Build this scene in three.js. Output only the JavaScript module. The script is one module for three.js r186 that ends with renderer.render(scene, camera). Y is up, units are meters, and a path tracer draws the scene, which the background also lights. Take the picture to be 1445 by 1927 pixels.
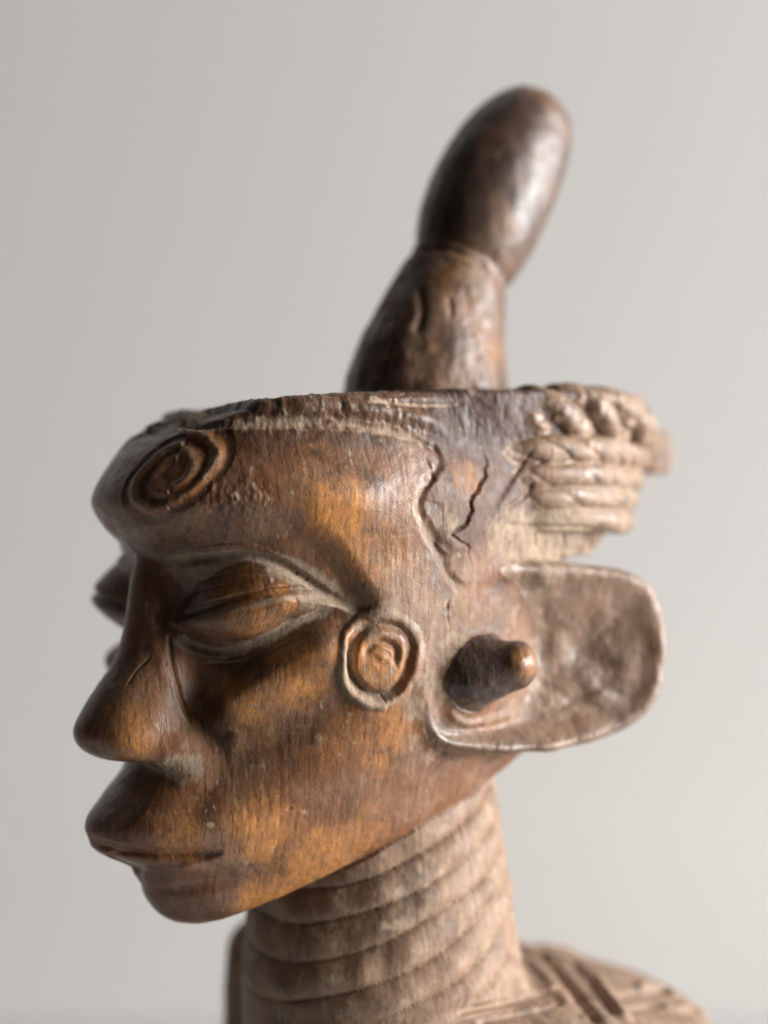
import * as THREE from 'three';
import { RectAreaLightUniformsLib } from 'three/addons/lights/RectAreaLightUniformsLib.js';

// ------------------------------------------------------------------ camera, light, exposure
const S = 0.00015;                       // metres for one modelling unit (one photo pixel at the focus plane)
const FOC = 2967, ZF = 420, ZC = ZF + FOC;   // lens distance in units, focus plane, camera
const scene = new THREE.Scene();
scene.background = new THREE.Color().setRGB(0.014, 0.0138, 0.0134);   // the dim rest of the room
const camera = new THREE.PerspectiveCamera(2 * Math.atan(963.5 / FOC) * 180 / Math.PI, 767 / 1024, 0.02, 20);
camera.position.set(0, 0, ZC * S);
camera.lookAt(0, 0, 0);
camera.focus = FOC * S;
camera.userData.fStop = 2.9;
const renderer = new THREE.WebGLRenderer({ antialias: true });
renderer.setSize(767, 1024);
renderer.toneMapping = THREE.LinearToneMapping;
renderer.toneMappingExposure = 1.48;
renderer.shadowMap.enabled = true;
RectAreaLightUniformsLib.init();
const WIN = { pos: new THREE.Vector3(3.0, 0.55, 0.5), w: 2.2, h: 2.2 };
const windowLight = new THREE.RectAreaLight(0xfffdfb, 13, WIN.w, WIN.h);
windowLight.name = 'window_light';
windowLight.position.copy(WIN.pos);
windowLight.lookAt(0, 0.02, 0);
scene.add(windowLight);

// ------------------------------------------------------------------ small helpers
const clamp = (x, a, b) => (x < a ? a : x > b ? b : x);
const lerp = (a, b, t) => a + (b - a) * t;
const sstep = (a, b, x) => { const t = clamp((x - a) / (b - a), 0, 1); return t * t * (3 - 2 * t); };
const smin = (a, b, k) => { const h = k - Math.abs(a - b); return h > 0 ? Math.min(a, b) - h * h / (4 * k) : Math.min(a, b); };
const smax = (a, b, k) => -smin(-a, -b, k);
function hash(x, y, z) { let h = Math.imul(x, 374761393) ^ Math.imul(y, 668265263) ^ Math.imul(z, 2147483647 - 58); h = Math.imul(h ^ (h >>> 13), 1274126177); h ^= h >>> 16; return (h >>> 0) / 4294967296; }
function vnoise(x, y, z) {               // -1 .. 1
  const ix = Math.floor(x), iy = Math.floor(y), iz = Math.floor(z);
  let fx = x - ix, fy = y - iy, fz = z - iz;
  fx = fx * fx * (3 - 2 * fx); fy = fy * fy * (3 - 2 * fy); fz = fz * fz * (3 - 2 * fz);
  const a = lerp(lerp(hash(ix, iy, iz), hash(ix + 1, iy, iz), fx), lerp(hash(ix, iy + 1, iz), hash(ix + 1, iy + 1, iz), fx), fy);
  const b = lerp(lerp(hash(ix, iy, iz + 1), hash(ix + 1, iy, iz + 1), fx), lerp(hash(ix, iy + 1, iz + 1), hash(ix + 1, iy + 1, iz + 1), fx), fy);
  return lerp(a, b, fz) * 2 - 1;
}
const fbm = (x, y, z, n = 3) => { let s = 0, a = 0.55, t = 0; for (let i = 0; i < n; i++) { s += a * vnoise(x, y, z); t += a; a *= 0.5; x = x * 2.03 + 7.1; y = y * 2.03 + 3.7; z = z * 2.03 + 1.3; } return s / t; };
function spline(keys) {                  // keys [x, v...] sorted by x: monotone-ish Hermite
  const n = keys.length, m = keys[0].length - 1;
  const tan = keys.map((k, i) => { const a = keys[Math.max(0, i - 1)], b = keys[Math.min(n - 1, i + 1)]; return Array.from({ length: m }, (_, c) => (b[c + 1] - a[c + 1]) / (b[0] - a[0])); });
  return (x, c) => {
    if (x <= keys[0][0]) return keys[0][c + 1];
    if (x >= keys[n - 1][0]) return keys[n - 1][c + 1];
    let i = 0; while (keys[i + 1][0] < x) i++;
    const h = keys[i + 1][0] - keys[i][0], t = (x - keys[i][0]) / h, t2 = t * t, t3 = t2 * t;
    return (2 * t3 - 3 * t2 + 1) * keys[i][c + 1] + (t3 - 2 * t2 + t) * h * tan[i][c] + (3 * t2 - 2 * t3) * keys[i + 1][c + 1] + (t3 - t2) * h * tan[i + 1][c];
  };
}
const table = (f, a, b, n) => { const t = new Float64Array(n + 1); for (let i = 0; i <= n; i++) t[i] = f(a + (b - a) * i / n); const k = n / (b - a); return (x) => { const y = clamp((x - a) * k, 0, n - 1e-6), i = y | 0; return t[i] + (t[i + 1] - t[i]) * (y - i); }; };

// ------------------------------------------------------------------ the head's own axes: u forward, v up, w towards its left side (mirrored)
const YAW = 30 * Math.PI / 180, CA = Math.cos(YAW), SA = Math.sin(YAW);
const W = (px, py, w) => { const dx = (px - 722.5) / FOC, dy = -(py - 963.5) / FOC, t = (w - ZC * CA) / (dx * SA - CA), x = t * dx, z = ZC - t; return [-x * CA + z * SA, t * dy, w]; };

// --- skull and face: stacked sections
const py2v = (py) => -(py - 963.5);
const faceKeys = [   // photo height, front, half width, squareness
  [680, 540, 300, 2.2], [770, 556, 312, 2.2], [800, 562, 320, 2.2], [838, 580, 332, 2.2], [870, 600, 343, 2.2], [905, 622, 353, 2.2], [945, 634, 360, 2.2], [990, 612, 358, 2.15], [1040, 574, 352, 2.1], [1100, 543, 350, 2.05], [1200, 523, 346, 2.0], [1300, 516, 336, 2.0], [1380, 520, 320, 2.0], [1430, 540, 306, 2.0],
  [1480, 585, 290, 1.95], [1530, 632, 274, 1.9], [1570, 662, 262, 1.9], [1610, 656, 250, 1.9], [1632, 632, 242, 1.92], [1650, 596, 236, 1.95], [1668, 562, 228, 2.0], [1685, 553, 220, 2.05], [1712, 545, 208, 2.1], [1750, 525, 186, 2.1], [1800, 480, 150, 2.1]].map(([py, ...r]) => [py2v(py), ...r]).reverse();
const fk = spline(faceKeys);
const fFront = table((v) => fk(v, 0), -900, 300, 1200), fWide = table((v) => fk(v, 1), -900, 300, 1200), fPow = table((v) => fk(v, 2), -900, 300, 1200);
const UC = 90;
const topKeys = [[-900, 252], [-300, 247], [0, 238], [170, 232], [330, 218], [450, 184], [520, 154], [580, 122], [640, 84], [720, 30]];
const tk = spline(topKeys), topAt = table((u) => tk(u, 0), -900, 800, 850);
function loft(u, w, A, B, p) {
  const a = Math.abs(u) / A, b = w / B, g = Math.pow(Math.pow(a, p) + Math.pow(b, p), 1 / p), r = Math.sqrt(u * u + w * w);
  return g < 1e-3 ? -Math.min(A, B) : r * (1 - 1 / g);
}
const ell = (u, v, w, c, r) => { const x = (u - c[0]) / r[0], y = (v - c[1]) / r[1], z = (w - c[2]) / r[2], k0 = Math.sqrt(x * x + y * y + z * z), a = x / r[0], b = y / r[1], e = z / r[2], k1 = Math.sqrt(a * a + b * b + e * e); return k1 < 1e-9 ? -Math.min(...r) : k0 * (k0 - 1) / k1; };
function cap(u, v, w, a, b, ra, rb) { const bx = b[0] - a[0], by = b[1] - a[1], bz = b[2] - a[2], px = u - a[0], py = v - a[1], pz = w - a[2], t = clamp((px * bx + py * by + pz * bz) / (bx * bx + by * by + bz * bz), 0, 1), x = px - bx * t, y = py - by * t, z = pz - bz * t; return Math.sqrt(x * x + y * y + z * z) - lerp(ra, rb, t); }

// ellipsoid whose first axis points out of the cheek at an angle between front and side
function ellT(u, v, w, c, r, ph, tilt = 0) {
  const cp = Math.cos(ph), sp = Math.sin(ph), a = u - c[0], b = w - c[2], y0 = v - c[1], t0 = -a * sp + b * cp, ct = Math.cos(tilt), st = Math.sin(tilt);
  const x = (a * cp + b * sp) / r[0], t = (t0 * ct + y0 * st) / r[2], y = (y0 * ct - t0 * st) / r[1], k0 = Math.sqrt(x * x + y * y + t * t), k1 = Math.sqrt(x * x / (r[0] * r[0]) + y * y / (r[1] * r[1]) + t * t / (r[2] * r[2]));
  return k1 < 1e-9 ? -Math.min(...r) : k0 * (k0 - 1) / k1;
}
// --- relief of the face, kept as heights over (s, v): s runs round the head from the midline, v is height
const SK = 420, HS = 3, HN = 260, HM = 330, HV0 = -860;
let FAR = 0;                               // the carver left the far half of the face squarer at eye height
const faceLoft = (u, v, w) => { const A = u > UC ? fFront(v) - UC : 480; return loft(u - UC, w, A, fWide(v), fPow(v) + (FAR ? 1.5 * sstep(-20, -110, v) * sstep(-420, -300, v) : 0)); };
const sOf = (u, v, w) => SK * Math.atan2(w / fWide(v), (u - UC) / (u > UC ? fFront(v) - UC : 480));
const rayOf = (px, py) => { const dx = (px - 722.5) / FOC, dy = -(py - 963.5) / FOC; return { o: [ZC * SA, 0, ZC * CA], d: [-dx * CA - SA, dy, dx * SA - CA] }; };
function march(f, px, py, step = 0.7) { const { o, d } = rayOf(px, py); let t = ZC - 900; for (let i = 0; i < 260; i++) { const p = [o[0] + d[0] * t, o[1] + d[1] * t, o[2] + d[2] * t], e = f(p[0], p[1], Math.abs(p[2])); if (e < 0.3) return p; t += Math.max(0.3, e * step); if (t > ZC + 1200) return null; } return null; }
const sv = (px, py) => { const p = march(faceLoft, px, py); return p ? [Math.sign(p[2]) * sOf(p[0], p[1], Math.abs(p[2])), p[1]] : null; };
const relief = new Float32Array(HN * HM);
function smoothPts(pts, closed, n) { const c = new THREE.CatmullRomCurve3(pts.map((q) => new THREE.Vector3(q[0], q[1], 0)), closed, 'centripetal'); return c.getPoints(n).map((q) => [q.x, q.y]); }
const toSV = (pix, closed) => smoothPts(pix, closed, pix.length * 6).map(([x, y]) => sv(x, y)).filter(Boolean);
function polyD(P, x, y) {
  let d = 1e18, sg = 1; for (let i = 0, j = P.length - 1; i < P.length; j = i++) {
    const ax = P[i][0], ay = P[i][1], ex = P[j][0] - ax, ey = P[j][1] - ay, px = x - ax, py = y - ay, t = clamp((px * ex + py * ey) / (ex * ex + ey * ey || 1), 0, 1), qx = px - ex * t, qy = py - ey * t; d = Math.min(d, qx * qx + qy * qy);
    const a = y >= ay, b = y < P[j][1], c = ex * py > ey * px; if ((a && b && c) || (!a && !b && !c)) sg = -sg;
  } return sg * Math.sqrt(d);
}
function lineD(P, x, y) { let d = 1e18, f = 0; for (let i = 0; i + 1 < P.length; i++) { const ax = P[i][0], ay = P[i][1], ex = P[i + 1][0] - ax, ey = P[i + 1][1] - ay, px = x - ax, py = y - ay, t = clamp((px * ex + py * ey) / (ex * ex + ey * ey || 1), 0, 1), e = (px - ex * t) ** 2 + (py - ey * t) ** 2; if (e < d) { d = e; f = (i + t) / (P.length - 1); } } return [Math.sqrt(d), f]; }
function reliefAdd(f) { for (let j = 0; j < HM; j++) for (let i = 0; i < HN; i++) relief[j * HN + i] += f(i * HS, HV0 + j * HS); }
const region = (pix, h, edge) => { const P = toSV(pix, true); reliefAdd((x, y) => { const d = polyD(P, x, y); return d > edge ? 0 : h * sstep(edge, -edge, d); }); return P; };
const dome = (pix, h, reach, pw = 2) => { const P = toSV(pix, true); reliefAdd((x, y) => { const d = polyD(P, x, y); return d > 0 ? 0 : h * (1 - Math.pow(1 - Math.min(1, -d / reach), pw)); }); return P; };
const furrow = (pix, h, r, endA = 0.12, endB = 0.25) => { const P = toSV(pix, false); reliefAdd((x, y) => { const [e, f] = lineD(P, x, y), d = e / r; return d > 1 ? 0 : h * (1 - d * d) * (1 - d * d) * sstep(-0.02, endA, f) * sstep(1.02, 1 - endB, f); }); };
region([[255, 1030], [330, 1000], [400, 978], [470, 970], [540, 978], [600, 1012], [645, 1062], [675, 1110], [696, 1150], [655, 1180], [600, 1192], [520, 1236], [440, 1290], [395, 1340], [345, 1300], [300, 1200], [265, 1100]], -27, 32);
const eyeP = dome([[312, 1168], [345, 1112], [395, 1076], [460, 1056], [530, 1070], [592, 1106], [655, 1150], [600, 1160], [540, 1186], [480, 1214], [420, 1228], [355, 1216]], 42, 84, 1.7);
const lensP = dome([[330, 1172], [400, 1152], [470, 1133], [545, 1122], [560, 1134], [530, 1164], [480, 1192], [430, 1203], [375, 1196]], 9, 24, 1.8);
furrow([[332, 1162], [400, 1142], [470, 1123], [545, 1110], [600, 1112]], -13, 12, 0.1, 0.3);        // fold above the lens
furrow([[325, 1180], [370, 1203], [430, 1212], [490, 1198], [540, 1168], [575, 1136]], -8, 11, 0.1, 0.3);
furrow([[322, 1196], [355, 1218], [400, 1232], [450, 1226], [500, 1207], [550, 1182], [600, 1160], [650, 1152]], -8, 16);
furrow([[300, 1062], [345, 1052], [400, 1048], [455, 1044], [510, 1056], [560, 1085], [610, 1118], [670, 1150]], -8, 14);
furrow([[410, 1330], [500, 1282], [580, 1244], [680, 1200]], 16, 62);                      // cheekbone
furrow([[330, 1240], [350, 1300], [380, 1370], [415, 1425], [440, 1470]], -9, 46, 0.3, 0.4);
furrow([[340, 1480], [420, 1466], [500, 1442], [580, 1408], [650, 1370]], -13, 80, 0.2, 0.7);                     // hollow beside the nose
furrow([[430, 1410], [520, 1375], [620, 1335], [690, 1310]], -9, 60); furrow([[540, 950], [620, 935], [690, 930], [760, 950]], 9, 75, 0.3, 0.4);
furrow([[250, 1520], [340, 1540], [430, 1560], [520, 1575]], 9, 60);
furrow([[162, 1578], [190, 1592], [230, 1602], [280, 1607], [330, 1609], [375, 1607], [422, 1601]], -17, 18, 0.22, 0.3);   // mouth
region([[205, 1604], [280, 1609], [350, 1610], [416, 1604], [350, 1628], [270, 1640], [215, 1630]], -9, 7); furrow([[185, 1640], [250, 1654], [320, 1648], [390, 1624]], 7, 26);                       // lower lip
furrow([[258, 1672], [330, 1672], [400, 1662], [470, 1642]], -4, 26);

const reliefAt = (x, y) => { const a = x / HS, b = (y - HV0) / HS; if (a >= HN - 1 || b < 0 || b >= HM - 1) return 0; const i = a | 0, j = b | 0, k = j * HN + i; return lerp(lerp(relief[k], relief[k + 1], a - i), lerp(relief[k + HN], relief[k + HN + 1], a - i), b - j); };
// nose: a wedge with a rounded ridge
const ridgeKeys = [[262, 1040], [250, 1085], [243, 1140], [234, 1190], [214, 1250], [182, 1300], [155, 1345], [142, 1378], [150, 1405], [178, 1428], [215, 1440]].map(([x, y]) => { const q = W(x, y, 0); return [q[1], q[0]]; }).reverse();
const rk = spline(ridgeKeys), ridgeAt = table((v) => rk(v, 0), -520, 0, 520);
const WING = [W(348, 1416, 104)[0] - 8, W(348, 1416, 104)[1], 98];
const NB = W(215, 1434, 20)[1], NTOP = W(250, 1060, 0)[1];
function sdNose(u, v, w) {
  const q = ridgeAt(v) - u, f = clamp((NTOP - v) / (NTOP - NB), 0, 1), k = lerp(0.66, 0.84, f * f), R = lerp(40, 84, f);
  const gq = k * k * q + R;
  let d = gq < 0.15 * R ? Math.sqrt(q * q + w * w) : (w * w - k * k * q * q - 2 * R * q) / (2 * Math.sqrt(w * w + gq * gq));
  d = smax(d, (NB + 0.06 * q - v), 34);
  d = smax(d, v - NTOP - 30, 40);
  d = smax(d, w - lerp(60, 128, f), 40);
  d = smax(d, q - 330, 20);
  return smin(d, ell(u, v, w, WING, [58, 36, 40]), 34);
}
const farEye = sv(440, 1132), farCheek = sv(500, 1272);
function sdFace(u, v, w) {
  let d = faceLoft(u, v, w);
  if (FAR && d < 160 && d > -160) { const x = sOf(u, v, w), g = (c, a, b) => Math.exp(-(((x - c[0]) / a) ** 2) - ((v - c[1]) / b) ** 2); d -= 56 * g(farEye, 95, 62) + 66 * g(farCheek, 120, 66); }
  if (d < 120 && v < 130 && u > UC - 60) d -= reliefAt(sOf(u, v, w), v) * sstep(120, 60, Math.abs(d));
  const jn = 0.448, under = (-v - 842 + (505 - u) * jn) / Math.sqrt(1 + jn * jn);   // jaw underside, from the chin up to the ear
  d = smax(d, under, 60);
  return smax(d, v - topAt(u), 22);
}
// --- hair block behind the face
function sdHair(u, v, w) {
  const v0 = clamp((v + 80) / 340, 0, 1);          // 0 at the lower rim, 1 at the top
  const B = lerp(296, 330, v0), A = lerp(440, 592, Math.pow(v0, 0.6));
  let d = loft(u + 120, w, u < -120 ? A - 100 : 200, B, 2.6);
  d = smax(d, v - topAt(u) - 4, 18);
  d = smax(d, -(v + 92), 12);
  return d;
}
// --- rope-like braids laid round the back of the hair block
function makeBraid(pts, r, turns, phase, lo, am) {
  const P = []; const c = new THREE.CatmullRomCurve3(pts.map((q) => new THREE.Vector3(...q)));
  const n = 26; for (let i = 0; i <= n; i++) { const q = c.getPoint(i / n); P.push([q.x, q.y, q.z]); }
  let L = 0; const acc = [0]; for (let i = 1; i <= n; i++) { L += Math.hypot(P[i][0] - P[i - 1][0], P[i][1] - P[i - 1][1], P[i][2] - P[i - 1][2]); acc.push(L); }
  return { P, acc, r, turns, phase, lo, am };
}
const braids = [];
{
  const rows = [[780, 60, 0.062, 284, 596, 0.60, 0.52, 46], [846, 31, 0.080, 322, 622, 0.82, 0.22, 12], [892, 28, 0.074, 324, 606, 0.90, 0.13, 4], [934, 27, 0.060, 320, 586, 0.90, 0.13, 0], [974, 28, 0.044, 310, 556, 0.92, 0.10, 0]];
  rows.forEach(([py, r, tw, ws, back, lo, am, drop], i) => {
    const a = W(945 + i * 6, py + 6, ws - 20), b = W(1075, py, ws - 4), e = W(1165, py, ws - 60);
    const v = a[1] * 1.04;
    braids.push(makeBraid([a, b, [e[0], v * 1.02 - drop * 0.3, e[2]], [-back + 40, v * 1.04 - drop * 0.8, 130], [-back, v * 1.05 - drop, 0], [-back, v * 1.05 - drop, -20]], r, tw, i * 1.7 + 0.4, lo, am));
  });
}
function sdBraid(b, u, v, w) {
  const { P, acc } = b; let best = 1e9, bs = 0, bx = 0, by = 0;
  for (let i = 0; i + 1 < P.length; i++) {
    const a = P[i], q = P[i + 1], ex = q[0] - a[0], ey = q[1] - a[1], ez = q[2] - a[2], px = u - a[0], py = v - a[1], pz = w - a[2];
    const t = clamp((px * ex + py * ey + pz * ez) / (ex * ex + ey * ey + ez * ez), 0, 1), x = px - ex * t, y = py - ey * t, z = pz - ez * t, d = x * x + y * y + z * z;
    if (d < best) { best = d; bs = lerp(acc[i], acc[i + 1], t); const il = 1 / Math.hypot(ex, ez); bx = (x * ez - z * ex) * il; by = y; }
  }
  const ang = Math.atan2(by, bx), s = Math.abs(Math.sin(bs * b.turns * 0.5 + ang * 1.5 + b.phase + 1.3 * vnoise(bs / 85, b.phase * 3, 3) + 0.3 * vnoise(bs / 18, b.phase, by / 12)));
  return (Math.sqrt(best) - b.r * (b.lo + b.am * Math.pow(s, 0.7)) * lerp(0.72, 1, sstep(0, 70, bs))) * 0.85;
}
const knob = W(1216, 853, 60);
function sdKnob(u, v, w) { const c = [knob[0], knob[1], 0], x = Math.abs(u - c[0]) - 20, y = Math.abs(v - c[1]) - 34, z = Math.abs(w - 60) - 40; return Math.hypot(Math.max(x, 0), Math.max(y, 0), Math.max(z, 0)) + Math.min(0, Math.max(x, y, z)) - 16; }
// --- horn
const H = (px, py) => { const q = W(px, py, 0); return q; };
const fine = (c, n) => { const k = spline(c.map((q, i) => [i, ...q])); return Array.from({ length: n + 1 }, (_, i) => [0, 1, 2, 3].map((m) => k(i / n * (c.length - 1), m))); };
const hornLow = fine([[800, 790, 178], [804, 720, 158], [818, 640, 132], [840, 575, 112], [856, 518, 92], [862, 492, 74]].map(([x, y, r]) => [...H(x, y), r]), 18);
const hornUp = fine([[872, 502, 78], [884, 464, 108], [906, 408, 121], [932, 348, 123], [958, 296, 113], [978, 264, 98], [988, 250, 87]].map(([x, y, r]) => [...H(x, y), r]), 22);
function chain(c, u, v, w, k) { let d = 1e9; for (let i = 0; i + 1 < c.length; i++) d = smin(d, cap(u, v, w, c[i], c[i + 1], c[i][3], c[i + 1][3]), k); return d; }
const sdHornLow = (u, v, w) => chain(hornLow, u, v, w, 30);
const sdHornUp = (u, v, w) => chain(hornUp, u, v, w, 30);
// --- ear: a cupped paddle
const earO = W(880, 1240, 300), earT = W(1240, 1225, 318);
const e1 = new THREE.Vector3(earT[0] - earO[0], 0, earT[2] - earO[2]).normalize(), e3 = new THREE.Vector3(e1.z, 0, -e1.x); if (e3.z < 0) e3.negate();
const earOut = [];
{
  const toPlane = (px, py) => {          // pixel -> ear plane
    const dx = (px - 722.5) / FOC, dy = -(py - 963.5) / FOC; // ray in world -> head axes
    const o = [ZC * SA, 0, ZC * CA], d = [-dx * CA - SA, dy, dx * SA - CA];
    const t = ((earO[0] - o[0]) * e3.x + (earO[2] - o[2]) * e3.z) / (d[0] * e3.x + d[2] * e3.z);
    const p = [o[0] + d[0] * t, o[1] + d[1] * t, o[2] + d[2] * t];
    return [(p[0] - earO[0]) * e1.x + (p[2] - earO[2]) * e1.z, p[1] - earO[1]];
  };
  const pts = [[790, 1150], [850, 1085], [930, 1062], [1050, 1060], [1150, 1070], [1200, 1096], [1224, 1150], [1230, 1220], [1222, 1288], [1194, 1342], [1138, 1380], [1054, 1406], [960, 1416], [880, 1414], [800, 1390], [770, 1270]].map(([x, y]) => { const q = toPlane(x, y); return new THREE.Vector3(q[0], q[1], 0); });
  for (const q of new THREE.CatmullRomCurve3(pts, true, 'centripetal').getPoints(64).slice(0, 64)) earOut.push(q.x, q.y);
}
function poly(x, y) {
  let d = 1e18, s = 1; const n = earOut.length / 2;
  for (let i = 0, j = n - 1; i < n; j = i++) {
    const ax = earOut[2 * i], ay = earOut[2 * i + 1], ex = earOut[2 * j] - ax, ey = earOut[2 * j + 1] - ay, px = x - ax, py = y - ay, t = clamp((px * ex + py * ey) / (ex * ex + ey * ey), 0, 1), qx = px - ex * t, qy = py - ey * t;
    d = Math.min(d, qx * qx + qy * qy);
    const c1 = y >= ay, c2 = y < earOut[2 * j + 1], c3 = ex * py > ey * px;
    if ((c1 && c2 && c3) || (!c1 && !c2 && !c3)) s = -s;
  }
  return s * Math.sqrt(d);
}
const polyT = (() => {                   // tabulated
  const x0 = -220, y0 = -320, n = 400, st = 2, t = new Float32Array(n * n);
  for (let j = 0; j < n; j++) for (let i = 0; i < n; i++) t[j * n + i] = poly(x0 + i * st, y0 + j * st);
  return (x, y) => { const a = clamp((x - x0) / st, 0, n - 1.001), b = clamp((y - y0) / st, 0, n - 1.001), i = a | 0, j = b | 0, k = j * n + i; return lerp(lerp(t[k], t[k + 1], a - i), lerp(t[k + n], t[k + n + 1], a - i), b - j); };
})();
const KN0 = W(890, 1266, 322), KN1 = W(964, 1251, 376);
function sdEar(u, v, w) {
  const x = (u - earO[0]) * e1.x + (w - earO[2]) * e1.z, y = v - earO[1], z = (u - earO[0]) * e3.x + (w - earO[2]) * e3.z;
  const d2 = polyT(x, y), ins = Math.max(0, -d2);
  const hx = (x - 40) / 95, hy = (y + 8) / 90, rim = lerp(1, 0.4, sstep(120, 330, x)) * (0.8 + 0.3 * vnoise(x / 60, y / 60, 5)) * (1 + 0.9 * sstep(-30, -150, y)), front = 26 + 8 * rim - 34 * rim * sstep(8, 62, ins) - 44 * sstep(20, 190, ins) - 34 * Math.exp(-hx * hx - hy * hy) + 0.00012 * x * x, back = -104 + 0.00012 * x * x;
  let d = smax(d2, z - front, 26);
  return smax(d, back - z, 20);
}
const sdTragus = (u, v, w) => cap(u, v, w, KN0, KN1, 70, 47);
// --- neck and shoulders
const NK0 = [-10, -560, 0], NK1 = [-30, -930, 0];
const RA = new THREE.Vector3(0.41, 0.91, 0.06).normalize();     // ring axis in head axes (leans forward)
function sdNeck(u, v, w) {
  const t = (v + 560) / -370, c = lerp(12, 8, t), r = lerp(236, 284, clamp(t, -0.6, 1.1));
  const d = Math.sqrt((u - c) * (u - c) * 0.94 + w * w) - Math.min(r, 420);
  return Math.max(d, Math.abs(v + 760) - 420);
}
function sdTorso(u, v, w) {
  let d = loft(u + 300, w, 440, 500, 2.3);
  const top = ell(u, v, w, [-100, -1580, 0], [1060, 590, 960]);
  d = smax(d, top, 50);
  d = smin(d, FAR ? cap(u, v, w, [92, -1030, 398], [80, -1320, 410], 88, 110) : cap(u, v, w, [60, -1130, 398], [60, -1320, 410], 90, 110), 40);
  return smax(d, -(v + 1690), 8);
}
const parts = [sdFace, sdNose, sdHair, sdHornLow, sdHornUp, sdEar, sdTragus, sdNeck, sdTorso, sdKnob, ...braids.map((b) => (u, v, w) => sdBraid(b, u, v, w))];
const P_FACE = 0, P_NOSE = 1, P_HAIR = 2, P_HLOW = 3, P_HUP = 4, P_EAR = 5, P_TRAG = 6, P_NECK = 7, P_TORSO = 8, P_KNOB = 9, P_BRAID = 10;
const D = new Float64Array(parts.length);
const K = [0, 34, 24, 12, 10, 26, 34, 10, 46, 6];   // how softly each part flows into what came before it
function base(u, v, w, act) {
  FAR = w < 0 ? 1 : 0; w = Math.abs(w); let d = 1e9;
  if (act) { for (let i = 0; i < act.length; i++) { const k = act[i], e = parts[k](u, v, w); d = d > 1e8 ? e : smin(d, e, k < P_BRAID ? K[k] || 1 : 5); } return d; }
  for (let k = 0; k < parts.length; k++) { const e = parts[k](u, v, w); D[k] = e; d = k ? smin(d, e, k < P_BRAID ? K[k] : 5) : e; }
  return d;
}

// ------------------------------------------------------------------ meshing: surface nets on active blocks, in the head's axes
const t0 = Date.now();
const CELL = 6, BN = 8, LO = [-900, -1704, -660], HI = [740, 960, 660];
const NX = Math.ceil((HI[0] - LO[0]) / CELL / BN) * BN, NY = Math.ceil((HI[1] - LO[1]) / CELL / BN) * BN, NZ = Math.ceil((HI[2] - LO[2]) / CELL / BN) * BN;
let pos = [], tri = [];
{
  const vid = new Map(), val = new Float32Array((BN + 2) ** 3), M = BN + 2, key = (i, j, k) => (k * (NY + 4) + j) * (NX + 4) + i, half = BN * CELL / 2;
  const quads = [];
  for (let bk = 0; bk < NZ; bk += BN) for (let bj = 0; bj < NY; bj += BN) for (let bi = 0; bi < NX; bi += BN) {
    const cx = LO[0] + bi * CELL + half, cy = LO[1] + bj * CELL + half, cz = LO[2] + bk * CELL + half;
    const d = base(cx, cy, cz);
    if (Math.abs(d) > 92) continue;
    const act = []; for (let k = 0; k < parts.length; k++) if (D[k] < Math.min(d, 0) + 260 && D[k] < 170) act.push(k);
    if (!act.length) continue;
    for (let k = 0; k < M; k++) for (let j = 0; j < M; j++) for (let i = 0; i < M; i++) val[(k * M + j) * M + i] = base(LO[0] + (bi + i) * CELL, LO[1] + (bj + j) * CELL, LO[2] + (bk + k) * CELL, act);
    for (let k = 0; k <= BN; k++) for (let j = 0; j <= BN; j++) for (let i = 0; i <= BN; i++) {
      const o = (k * M + j) * M + i; let m = 0;
      const c = [val[o], val[o + 1], val[o + M], val[o + M + 1], val[o + M * M], val[o + M * M + 1], val[o + M * M + M], val[o + M * M + M + 1]];
      for (let q = 0; q < 8; q++) if (c[q] < 0) m |= 1 << q;
      if (m === 0 || m === 255) continue;
      const kk = key(bi + i, bj + j, bk + k);
      if (!vid.has(kk)) {
        let sx = 0, sy = 0, sz = 0, n = 0;
        const ed = (a, b, x, y, z, ax) => { if ((c[a] < 0) !== (c[b] < 0)) { const t = c[a] / (c[a] - c[b]); sx += x + (ax === 0 ? t : 0); sy += y + (ax === 1 ? t : 0); sz += z + (ax === 2 ? t : 0); n++; } };
        ed(0, 1, 0, 0, 0, 0); ed(2, 3, 0, 1, 0, 0); ed(4, 5, 0, 0, 1, 0); ed(6, 7, 0, 1, 1, 0);
        ed(0, 2, 0, 0, 0, 1); ed(1, 3, 1, 0, 0, 1); ed(4, 6, 0, 0, 1, 1); ed(5, 7, 1, 0, 1, 1);
        ed(0, 4, 0, 0, 0, 2); ed(1, 5, 1, 0, 0, 2); ed(2, 6, 0, 1, 0, 2); ed(3, 7, 1, 1, 0, 2);
        vid.set(kk, pos.length / 3);
        pos.push(LO[0] + (bi + i + sx / n) * CELL, LO[1] + (bj + j + sy / n) * CELL, LO[2] + (bk + k + sz / n) * CELL);
      }
      if (i < BN && j < BN && k < BN) {
        const I = bi + i, J = bj + j, L = bk + k, s = c[0] < 0;
        if (s !== (c[1] < 0)) quads.push(s, key(I, J, L), key(I, J - 1, L), key(I, J - 1, L - 1), key(I, J, L - 1));
        if (s !== (c[2] < 0)) quads.push(s, key(I, J, L), key(I, J, L - 1), key(I - 1, J, L - 1), key(I - 1, J, L));
        if (s !== (c[4] < 0)) quads.push(s, key(I, J, L), key(I - 1, J, L), key(I - 1, J - 1, L), key(I, J - 1, L));
      }
    }
  }
  for (let q = 0; q < quads.length; q += 5) {
    const a = vid.get(quads[q + 1]), b = vid.get(quads[q + 2]), c = vid.get(quads[q + 3]), d = vid.get(quads[q + 4]);
    if (a === undefined || b === undefined || c === undefined || d === undefined) continue;
    if (quads[q]) tri.push(a, c, b, a, d, c); else tri.push(a, b, c, a, c, d);
  }
}
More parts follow.
